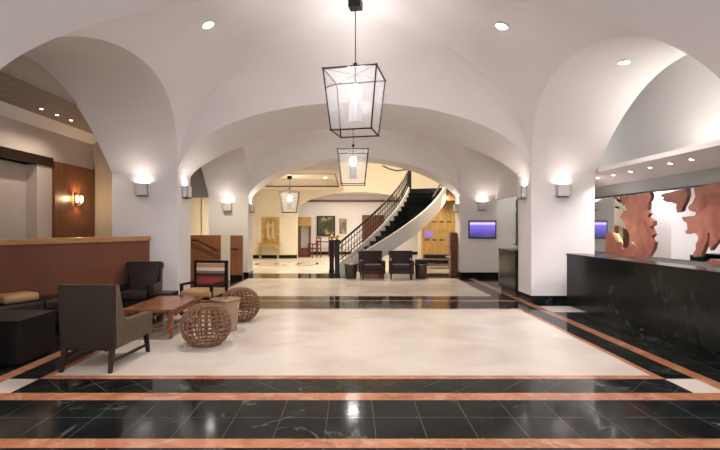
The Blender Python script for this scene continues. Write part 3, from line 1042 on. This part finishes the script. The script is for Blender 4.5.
# ---- coffee table
ct = thing('coffee_table', 'long reddish wood coffee table in front of the banquette', 'table', (-2.75, 7.08, 0), math.radians(0))
MB().box(-0.35, 0.35, -0.66, 0.66, 0.355, 0.395, 0.006).build('table_top', M['red_wood'], ct)
for sx in (-1, 1):
    MB().box(sx * 0.30 - .012, sx * 0.30 + .012, -0.60, 0.60, 0.29, 0.355).build('apron', M['red_wood'], ct)
    for sy in (-1, 1):
        MB().taper((sx * 0.31, sy * 0.61, 0.356), (sx * 0.31, sy * 0.61, 0), 0.055, 0.045).build('leg', M['red_wood'], ct)
for x in (-0.27, 0.27):
    MB().box(x - 0.035, x + 0.035, -0.60, 0.60, 0.14, 0.16).build('long_rail', M['red_wood'], ct)
for sy in (-1, 1):
    MB().box(-0.31, 0.31, sy * 0.61 - .015, sy * 0.61 + .015, 0.115, 0.14).build('stretcher', M['red_wood'], ct)


# ---- wicker ball stools
def wicker_stool(label, loc, rz_=0.0):
    root = thing('wicker_stool', label, 'stool', loc, rz_, 'round wicker stools')
    b = bmesh.new()
    seg, rg = 24, 11
    rings = []
    for j in range(rg + 1):
        t = -1.18 + 2.36 * j / rg
        r_ = 0.305 * math.cos(t) ** 0.85
        z = 0.255 + 0.265 * math.sin(t) / math.sin(1.18) * 0.92
        rings.append([b.verts.new((r_ * math.cos(2 * PI * k / seg), r_ * math.sin(2 * PI * k / seg), z)) for k in range(seg)])
    for a, c in zip(rings, rings[1:]):
        for k in range(seg):
            b.faces.new((a[k], a[(k + 1) % seg], c[(k + 1) % seg], c[k]))
    mb = MB(); mb._add(b)
    o = mb.build('woven_shell', M['wicker'], root)
    wf = o.modifiers.new('lattice', 'WIREFRAME')
    wf.thickness = 0.031
    wf.use_even_offset = False
    for z, r_ in ((0.012, 0.135), (0.50, 0.135)):
        MB().tube([(r_ * math.cos(2 * PI * k / 28), r_ * math.sin(2 * PI * k / 28), z) for k in range(29)], 0.013, 8).build('rim', M['wicker'], root, True)
    top = MB()
    for k in range(-4, 5):
        h_ = math.sqrt(max(0.0, 0.135 ** 2 - (k * 0.03) ** 2))
        if h_ > 0.02:
            top.tube([(-h_, k * 0.03, 0.497), (h_, k * 0.03, 0.497)], 0.010, 6)
            top.tube([(k * 0.03, -h_, 0.503), (k * 0.03, h_, 0.503)], 0.010, 6)
    top.build('woven_top', M['wicker'], root)
    return root


wicker_stool('round wicker ball stool nearest the camera, before the pale drum table', (-1.86, 6.12, 0))
wicker_stool('round wicker ball stool behind the pale drum table', (-1.80, 7.72, 0), 0.4)

# ---- drum table between them
dt = thing('drum_table', 'pale drum side table with bronze top between the wicker stools', 'table', (-1.84, 6.98, 0), 0)
MB().lathe([(0.155, 0.0), (0.165, 0.02), (0.19, 0.30), (0.205, 0.425)], 36).build('body', M['drum_body'], dt, 'auto')
MB().lathe([(0.20, 0.425), (0.225, 0.43), (0.23, 0.445), (0.225, 0.46), (0.01, 0.465)], 36).build('table_top', M['drum_top'], dt, 'auto')


# ---- wing chair by the pier
def wing_chair(name, label, loc, rz_, mat, w_=0.70, H=0.88, group=None, legs=0.16, black=None):
    root = thing(name, label, 'armchair', loc, rz_, group)
    hw = w_ / 2
    # faces -y; back at +y
    poly = [(-hw * 0.76, 0.30), (hw * 0.76, 0.30), (hw * 0.78, 0.55), (hw * 1.05, H - 0.06), (hw * 0.97, H), (-hw * 0.97, H), (-hw * 1.05, H - 0.06), (-hw * 0.78, 0.55)]
    T = Matrix.Translation((0, 0.26, 0.30)) @ Matrix.Rotation(math.radians(-9), 4, 'X') @ Matrix.Translation((0, 0, -0.30))
    MB().prism(poly, 'y', -0.06, 0.08, 0.025, T).build('backrest', mat, root, 'auto')
    for s in (-1, 1):
        wing = [(0.20, 0.32), (0.34, 0.34), (0.40, H - 0.03), (0.36, H - 0.02), (0.26, H - 0.08), (0.22, 0.62)]
        x0, x1 = sorted((s * hw * 0.86, s * hw * 0.98))
        MB().prism(wing, 'x', x0, x1, 0.015).build('wing', mat, root, 'auto')
        x0, x1 = sorted((s * (hw - 0.09), s * (hw + 0.01)))
        MB().box(x0, x1, -0.34, 0.28, legs, 0.54, 0.03).build('arm', black or mat, root, 'auto')
    MB().box(-hw + 0.085, hw - 0.085, -0.36, 0.22, 0.28, 0.43, 0.035).build('seat_cushion', mat, root, 'auto')
    MB().box(-hw + 0.06, hw - 0.06, -0.32, 0.28, legs, 0.28, 0.008).build('seat_base', black or mat, root)
    for sx in (-1, 1):
        for sy in (-0.28, 0.26):
            MB().taper((sx * (hw - .06), sy, legs + 0.01), (sx * (hw - .06), sy, 0), 0.05, 0.032).build('leg', M['dark_wood'], root)
    return root


wing_chair('wing_chair', 'dark brown leather wing chair between woven partition and left pier', (-3.68, 8.30, 0), math.radians(8), M['leather_brown'], 0.62, 0.885, black=M['leather_black'])

# low bench between the wing chair and the striped chair
bn = thing('low_bench', 'low black leather bench between wing chair and striped chair', 'bench', (-3.12, 8.0, 0), 0)
MB().box(-0.165, 0.165, -0.20, 0.20, 0.28, 0.42, 0.03).build('seat', M['leather_black'], bn, 'auto')
for sx in (-1, 1):
    for sy in (-1, 1):
        MB().taper((sx * .13, sy * .15, 0.29), (sx * .13, sy * .15, 0), 0.05, 0.04).build('leg', M['dark_wood'], bn)

# ---- striped chair
sc = thing('striped_chair', 'dark framed armchair with red and cream striped back', 'armchair', (-2.58, 8.45, 0), math.radians(-9))
hw = 0.32
MB().box(-hw, hw, 0.20, 0.25, 0.855, 0.90, 0.008).build('top_rail', M['leather_black'], sc)
for s in (-1, 1):
    p = MB()
    p.bar((s * (hw - .025), 0.225, 0.0), (s * (hw - .025), 0.225, 0.86), 0.045)
    p.build('back_post', M['leather_black'], sc)
    p = MB()
    p.box(s * (hw - .05) - .02, s * (hw - .05) + .02, -0.36, 0.22, 0.50, 0.54, 0.006)
    p.build('arm_rest', M['leather_black'], sc)
    MB().taper((s * (hw - .05), -0.33, 0.51), (s * (hw - .05), -0.33, 0), 0.045, 0.035).build('front_leg', M['leather_black'], sc)
MB().box(-hw + .06, hw - .06, 0.17, 0.25, 0.42, 0.85, 0.02).build('back_cushion', M['stripes'], sc, 'auto')
MB().box(-hw + .03, hw - .03, -0.34, 0.19, 0.27, 0.31).build('seat_frame', M['leather_black'], sc)
MB().box(-hw + .035, hw - .035, -0.36, 0.18, 0.31, 0.42, 0.03).build('seat_cushion', M['tan_fabric'], sc, 'auto')

# ================================================================ STAIR PARAPET (far left)
pp = thing('stair_parapet', 'pair of reddish wood stair panels with handrails beside the far left pier', 'parapet', (-3.85, 13.6, 0), 0)
MB().box(-0.74, 0.14, 0, 0.08, 0, 1.27, 0.004).build('wood_panel', M['orange_wood'], pp)
MB().box(0.40, 0.75, 0, 0.08, 0.14, 1.26, 0.004).build('wood_panel', M['orange_wood'], pp)
MB().box(0.14, 0.40, -0.02, 0.10, 0, 1.27, 0.004).build('cream_post', M['plaster_warm'], pp)
MB().box(0.40, 0.76, -0.02, 0.10, 0, 0.14, 0.004).build('base_block', M['green_marble'], pp)
h1 = MB().tube([(-0.72, -0.07, 1.13), (-0.50, -0.07, 1.13), (0.06, -0.07, 0.82)], 0.022, 10)
for x, z in ((-0.6, 1.13), (-0.05, 0.88)):
    h1.tube([(x, -0.07, z - 0.01), (x, 0.0, z - 0.05)], 0.010, 8)
h1.build('handrail', M['iron_brown'], pp, True)
h2 = MB().tube([(0.43, -0.07, 0.88), (0.66, -0.07, 0.87)], 0.022, 10)
h2.tube([(0.52, -0.07, 0.87), (0.52, 0.0, 0.82)], 0.010, 8)
h2.build('handrail', M['iron_brown'], pp, True)

# ================================================================ CURVED STAIRCASE
SC = Vector((-0.4, 18.55, 0))
RO, RI = 4.02, 2.63
PHI = math.radians(70)
Z0, Z1 = 0.18, 2.90
NS = 16


def sp(r_, ph, z):
    return (SC.x + r_ * math.sin(ph), SC.y - r_ * math.cos(ph), z)


def zt(ph):
    return Z0 + (Z1 - Z0) * ph / PHI


st = thing('curved_staircase', 'curved staircase with black steps, white outer string and iron balustrade', 'staircase', (0, 0, 0))
for i in range(NS):
    a0, a1 = PHI * i / NS - 0.012, PHI * (i + 1) / NS
    z = Z0 + (Z1 - Z0) * (i + 1) / NS - 0.17 + 0.0
    b = MB()
    sub = 3
    for (za, zb, d0) in ((z - 0.045, z, 0.0),):
        rows_t = [[sp(r_, a0 + (a1 + 0.01 - a0) * k / sub, zb) for k in range(sub + 1)] for r_ in (RI + 0.05, RO - 0.05)]
        rows_b = [[sp(r_, a0 + (a1 + 0.01 - a0) * k / sub, za) for k in range(sub + 1)] for r_ in (RI + 0.05, RO - 0.05)]
        b.grid(rows_t); b.grid(rows_b)
        b.grid([rows_t[0], rows_b[0]]); b.grid([rows_t[1], rows_b[1]])
        b.grid([[rows_t[0][0], rows_t[1][0]], [rows_b[0][0], rows_b[1][0]]])
        b.grid([[rows_t[0][-1], rows_t[1][-1]], [rows_b[0][-1], rows_b[1][-1]]])
    # riser
    q = [sp(RI + 0.05, a0 + 0.015, z - 0.045), sp(RO - 0.05, a0 + 0.015, z - 0.045), sp(RO - 0.05, a0 + 0.015, max(0, z - 0.18)), sp(RI + 0.05, a0 + 0.015, max(0, z - 0.18))]
    q2 = [sp(RI + 0.05, a0 + 0.03, p[2]) for p in (q[0],)] + [sp(RO - 0.05, a0 + 0.03, q[1][2]), sp(RO - 0.05, a0 + 0.03, q[2][2]), sp(RI + 0.05, a0 + 0.03, q[3][2])]
    b.faces(q + q2, [(0, 1, 2, 3), (4, 5, 6, 7), (0, 1, 5, 4), (1, 2, 6, 5), (2, 3, 7, 6), (3, 0, 4, 7)])
    b.build('step', M['counter'], st)


def curved_band(r0, r1, up, down, n=40, a0=0.0, a1=PHI):
    rows = [[], [], [], []]
    for k in range(n + 1):
        ph = a0 + (a1 - a0) * k / n
        zt_, zb_ = zt(ph) + up, max(0.0, zt(ph) - down)
        for row, (r_, z) in zip(rows, ((r0, zt_), (r1, zt_), (r1, zb_), (r0, zb_))):
            row.append(sp(r_, ph, z))
    b = MB().grid([rows[0], rows[1], rows[2], rows[3], rows[0]])
    b.faces([r_[0] for r_ in rows], [(0, 1, 2, 3)])
    b.faces([r_[-1] for r_ in rows], [(0, 1, 2, 3)])
    return b


curved_band(RO - 0.06, RO, 0.16, 0.36).build('outer_string', M['white_paint'], st, 'auto')
curved_band(RI, RI + 0.06, 0.14, 0.30).build('inner_string', M['white_paint'], st, 'auto')
curved_band(RI + 0.02, RO - 0.02, -0.28, 0.34).build('soffit', M['white_paint'], st, 'auto')
HR = 0.80
hr = MB().tube([sp(RI + 0.03, PHI * k / 40, zt(PHI * k / 40) + HR) for k in range(41)], 0.035, 10)
hr.build('handrail', M['iron_brown'], st, True)
lr = MB().tube([sp(RI + 0.03, PHI * k / 40, zt(PHI * k / 40) + 0.24) for k in range(41)], 0.018, 8)
lr.build('lower_rail', M['iron_brown'], st, True)
lr = MB().tube([sp(RI + 0.03, PHI * k / 40, zt(PHI * k / 40) + 0.62) for k in range(41)], 0.014, 8)
lr.build('upper_rail', M['iron_brown'], st, True)
NB = 34
for k in range(1, NB):
    ph = PHI * k / NB
    z = zt(ph)
    bl = MB().tube([sp(RI + 0.03, ph, z + 0.13), sp(RI + 0.03, ph, z + HR)], 0.013, 6)
    # scroll on the bar
    pts = []
    for j in range(15):
        t = j / 14 * 2 * PI * 1.15
        rr = 0.012 + 0.034 * (1 - j / 14)
        pts.append(sp(RI + 0.03, ph + (0.028 + rr * math.cos(t) / RI * 0.9), z + 0.44 + rr * math.sin(t) * 1.6))
    bl.tube(pts, 0.011, 5)
    bl.build('baluster', M['iron'], st)
# outer rail at the upper turn
ou = MB().tube([sp(RO - 0.03, PHI * (0.72 + 0.28 * k / 14), zt(PHI * (0.72 + 0.28 * k / 14)) + 0.30 + 0.4 * k / 14) for k in range(15)], 0.03, 10)
ou.build('outer_handrail', M['iron_brown'], st, True)
for k in range(5):
    ph = PHI * (0.78 + 0.05 * k)
    MB().tube([sp(RO - 0.03, ph, zt(ph) + 0.12), sp(RO - 0.03, ph, zt(ph) + 0.35 + 0.4 * (0.78 + .05 * k - .72) / .28)], 0.009, 6).build('outer_baluster', M['iron'], st)
# newels
for (x, y, h_) in ((-0.66, 15.62, 1.08), (-0.44, 14.28, 1.12)):
    nwl = MB().box(x - 0.07, x + 0.07, y - 0.07, y + 0.07, 0, h_, 0.008)
    nwl.box(x - 0.085, x + 0.085, y - 0.085, y + 0.085, 0, 0.12, 0.006)
    nwl.box(x - 0.085, x + 0.085, y - 0.085, y + 0.085, h_ - 0.06, h_, 0.006)
    nw_ = nwl.build('newel_post', M['iron'], st)
    MB().lathe([(0.03, 0), (0.02, 0.03), (0.05, 0.07), (0.055, 0.10), (0.03, 0.14), (0.008, 0.18)], 16, (x, y, h_)).build('finial', M['gold'], nw_, True)
    if h_ < 1.1:
        MB().tube([(x, y, 0.98), sp(RI + 0.03, 0, zt(0) + HR)], 0.035, 10).build('handrail_end', M['iron_brown'], st, True)
tx, ty, _ = sp(RI + 0.03, PHI, 0)
MB().box(tx - 0.075, tx + 0.075, ty - 0.075, ty + 0.075, Z1 - 0.35, Z1 + 0.86, 0.008).build('top_newel', M['iron'], st)
MB().tube([(tx, ty, Z1 + 0.72), (tx - 0.45, ty + 0.25, Z1 + 0.70), (tx - 0.7, ty + 0.35, Z1 + 0.78), (tx - 0.95, ty + 0.4, Z1 + 0.90)], 0.03, 10).build('gallery_rail', M['iron_brown'], st, True)
# landing
xi, yi, _ = sp(RI, PHI, 0)
xo, yo, _ = sp(RO, PHI, 0)
MB().prism([(xi, yi), (xo, yo), (4.58, yo + 0.1), (4.58, 20.2), (xi, 20.2)], 'z', Z1 - 0.32, Z1).build('landing', M['counter'], st)
MB().prism([(xo + 0.02, yo - 0.03), (4.58, yo + 0.02), (4.58, yo + 0.08), (xo + 0.02, yo + 0.03)], 'z', Z1 - 0.45, Z1 + 0.05).build('landing_fascia', M['panel_wood'], st)

# ================================================================ LOBBY FURNITURE
wing_chair('lobby_chair', 'left one of two plum leather chairs under the curved staircase', (0.57, 13.98, 0), math.radians(5), M['leather_plum'], 0.70, 0.80, 'plum leather lobby chairs')
wing_chair('lobby_chair', 'right one of two plum leather chairs under the curved staircase', (1.43, 13.98, 0), math.radians(-4), M['leather_plum'], 0.70, 0.80, 'plum leather lobby chairs')


def drum(label, x, y):
    root = thing('drum_stand', label, 'side table', (x, y, 0), 0, 'dark drum side tables')
    MB().lathe([(0.15, 0), (0.16, 0.02), (0.185, 0.38), (0.19, 0.40)], 28).build('body', M['drum_dark'], root, 'auto')
    MB().lathe([(0.20, 0.40), (0.205, 0.415), (0.20, 0.43), (0.01, 0.432)], 28).build('table_top', M['drum_top'], root, 'auto')


drum('dark drum side table left of the plum chairs, by the stair newel', -0.03, 14.0)
drum('dark drum side table right of the plum chairs, before the lockers', 2.02, 14.05)
bx = thing('black_box', 'flat black box lying on the right drum side table', 'box', (2.02, 14.05, 0.432), 0)
MB().box(-0.17, 0.17, -0.12, 0.12, 0, 0.10, 0.008).build('body', M['iron'], bx)
MB().box(-0.175, 0.175, -0.125, 0.125, 0.10, 0.125, 0.006).build('lid', M['drum_dark'], bx)

# lockers of golden wood
lk = thing('locker_wall', 'row of tall golden wood lockers under the stair landing', 'cabinet', (2.75, 18.6, 0))
MB().box(0, 1.75, 0.02, 0.5, 0, 2.55).build('carcass', M['gold_wood'], lk)
for k in range(6):
    x0 = 0.02 + k * 0.287
    for (z0, z1, hz) in ((0.45, 1.30, 1.0), (1.32, 2.52, 1.70)):
        d = MB().box(x0, x0 + 0.277, -0.002, 0.02, z0, z1, 0.004).build('locker_door', M['gold_wood'], lk)
        MB().box(x0 + 0.05, x0 + 0.21, -0.025, -0.002, hz - 0.02, hz + 0.02, 0.003).build('handle', M['iron'], d)
MB().box(0, 1.75, 0.0, 0.02, 0, 0.44).build('kick_panel', M['dark_wood'], lk)

# luggage rack
rk = thing('luggage_rack', 'low dark steel rack standing before the golden lockers', 'rack', (3.05, 17.4, 0), math.radians(-12))
fr_ = MB()
for sx in (-0.45, 0.45):
    for sy in (-0.22, 0.22):
        fr_.tube([(sx, sy, 0), (sx, sy, 0.52)], 0.015, 8)
fr_.build('frame', M['steel'], rk)
for z in (0.14, 0.32, 0.50):
    for j in range(4):
        y = -0.2 + j * 0.133
        MB().box(-0.46, 0.46, y - 0.03, y + 0.03, z, z + 0.025).build('shelf_slat', M['steel'], rk)
# violet lit sign on the lockers
vs = MB().box(2.80, 3.12, 18.52, 18.56, 1.10, 1.34, 0.004).build('display_screen', emis('violet_display', (0.22, 0.14, 0.50), 0.3))
tag(vs, 'small violet glowing screen in front of the golden lockers', 'screen')
vs2 = MB().box(2.28, 2.34, 15.3, 15.36, 0.0, 0.62, 0.004)
# phone kiosk
kx = thing('phone_kiosk', 'slim dark wood column with a pale telephone, at the far right pier', 'kiosk', (3.13, 14.85, 0))
MB().box(-0.10, 0.10, -0.12, 0.12, 0, 1.33, 0.008).build('column', M['mahogany'], kx)
MB().box(-0.19, -0.10, -0.06, 0.06, 0.94, 1.20, 0.012).build('telephone', M['phone_grey'], kx)
MB().box(-0.21, -0.10, -0.10, 0.10, 0.56, 0.60, 0.004).build('shelf', M['phone_grey'], kx)
vs2.bm.free()

# console table with gold painting
co = thing('console_table', 'gilded console table under the gold painting on the lobby back wall', 'table', (-3.92, 22.7, 0))
MB().box(-0.50, 0.50, -0.18, 0.20, 0.70, 0.76, 0.006).build('table_top', M['gold_paint'], co)
MB().box(-0.46, 0.46, -0.15, 0.18, 0.58, 0.70, 0.004).build('apron', M['gold_paint'], co)
for sx in (-1, 1):
    for sy in (-0.13, 0.16):
        MB().taper((sx * .42, sy, 0.60), (sx * .42, sy, 0), 0.08, 0.045).build('leg', M['gold_paint'], co)
for k, (dx, lab) in enumerate(((-0.28, 'small brass bowl on the left of the gilded console'), (0.22, 'small brass bowl on the right of the gilded console'))):
    bw = MB().lathe([(0.05, 0), (0.03, 0.02), (0.09, 0.08), (0.10, 0.11), (0.085, 0.105), (0.03, 0.03)], 20, (-3.92 + dx, 22.7, 0.76)).build('brass_bowl', M['gold'], None, True)
    tag(bw, lab, 'bowl', 'brass bowls on the console')


def framed(label, x, y, z, w_, h_, fm, art, extra=None, fw=0.07):
    root = thing('framed_painting', label, 'painting', (x, y, z), 0)
    f = MB()
    f.box(-w_ / 2, -w_ / 2 + fw, -0.05, 0, 0, h_, 0.006); f.box(w_ / 2 - fw, w_ / 2, -0.05, 0, 0, h_, 0.006)
    f.box(-w_ / 2 + fw, w_ / 2 - fw, -0.05, 0, 0, fw); f.box(-w_ / 2 + fw, w_ / 2 - fw, -0.05, 0, h_ - fw, h_)
    f.build('frame', fm, root)
    MB().box(-w_ / 2 + fw, w_ / 2 - fw, -0.03, -0.005, fw, h_ - fw).build('canvas', art, root)
    if extra:
        extra(root, w_, h_)
    return root


def two_figures(root, w_, h_):
    m_ = simple('pale_figure_paint', (0.55, 0.46, 0.33), 0.6)
    for sx in (-0.11, 0.11):
        b = MB().prism([(sx - .07, .2), (sx + .07, .2), (sx + .05, h_ * .55), (sx + .06, h_ * .68), (sx + .025, h_ * .74), (sx + .03, h_ * .83), (sx - .03, h_ * .83), (sx - .025, h_ * .74), (sx - .06, h_ * .68), (sx - .05, h_ * .55)], 'y', -0.034, -0.029)
        b.build('painted_figure', m_, root)


framed('gold framed painting of two pale figures above the console table', -3.90, 23.0, 0.78, 0.86, 1.20, M['gold_paint'], M['art_gold'], two_figures, 0.09)
framed('large dark green painting on the far room wall beyond the arch', -1.42, 26.17, 1.02, 1.0, 1.08, M['dark_wood'], M['art_green'])
framed('pale framed brown picture right of the dark green painting', -0.50, 26.17, 1.05, 0.55, 0.98, M['white_paint'], M['art_brown'])

# wooden cabinet with mirror at the arch pillar
ca = thing('display_cabinet', 'tall reddish wood display cabinet beside the arch pillar', 'cabinet', (-2.35, 24.1, 0))
MB().box(-0.34, -0.22, -0.2, 0.2, 0, 1.95).build('side_post', M['panel_wood'], ca)
MB().box(0.20, 0.28, -0.2, 0.2, 0, 1.95).build('side_post', M['panel_wood'], ca)
MB().box(-0.36, 0.30, -0.22, 0.22, 1.55, 2.0, 0.01).build('top_case', M['gold_wood'], ca)
MB().box(-0.22, 0.20, 0.15, 0.2, 0, 1.55).build('back_panel', M['plaster'], ca)
MB().box(-0.22, 0.20, -0.18, 0.15, 0.0, 0.45).build('base_case', M['mahogany'], ca)


def dining_chair(label, x, y, rz_):
    root = thing('dining_chair', label, 'chair', (x, y, 0), rz_, 'mahogany chairs in the far room')
    MB().box(-0.25, 0.25, -0.25, 0.25, 0.42, 0.47, 0.01).build('seat', M['mahogany'], root)
    for sx in (-1, 1):
        MB().box(sx * .23 - .02, sx * .23 + .02, -.24, -.20, 0, 0.66).build('leg', M['mahogany'], root)
        MB().box(sx * .23 - .02, sx * .23 + .02, .20, .24, 0, 0.98).build('leg', M['mahogany'], root)
        MB().box(sx * .23 - .02, sx * .23 + .02, -.24, .22, 0.64, 0.68).build('arm_rest', M['mahogany'], root)
    for z in (0.62, 0.76, 0.92):
        MB().box(-.22, .22, .20, .24, z, z + 0.06).build('back_rail', M['mahogany'], root)
    return root


dining_chair('mahogany armchair nearest the display cabinet in the far room', -1.85, 23.7, math.radians(-60))
dining_chair('mahogany armchair beneath the dark green painting', -0.85, 24.3, math.radians(40))
dtb = thing('dining_table', 'small mahogany table beneath the dark green painting', 'table', (-1.45, 25.4, 0))
MB().box(-0.45, 0.45, -0.35, 0.35, 0.70, 0.74, 0.008).build('table_top', M['mahogany'], dtb)
for sx in (-1, 1):
    for sy in (-1, 1):
        MB().taper((sx * .38, sy * .28, 0.70), (sx * .38, sy * .28, 0), 0.06, 0.04).build('leg', M['mahogany'], dtb)
# wooden doorway seen under the stair rail
struct(MB().box(0.55, 1.75, 26.10, 26.2, 0, 2.15).build('door_1', M['panel_wood']))
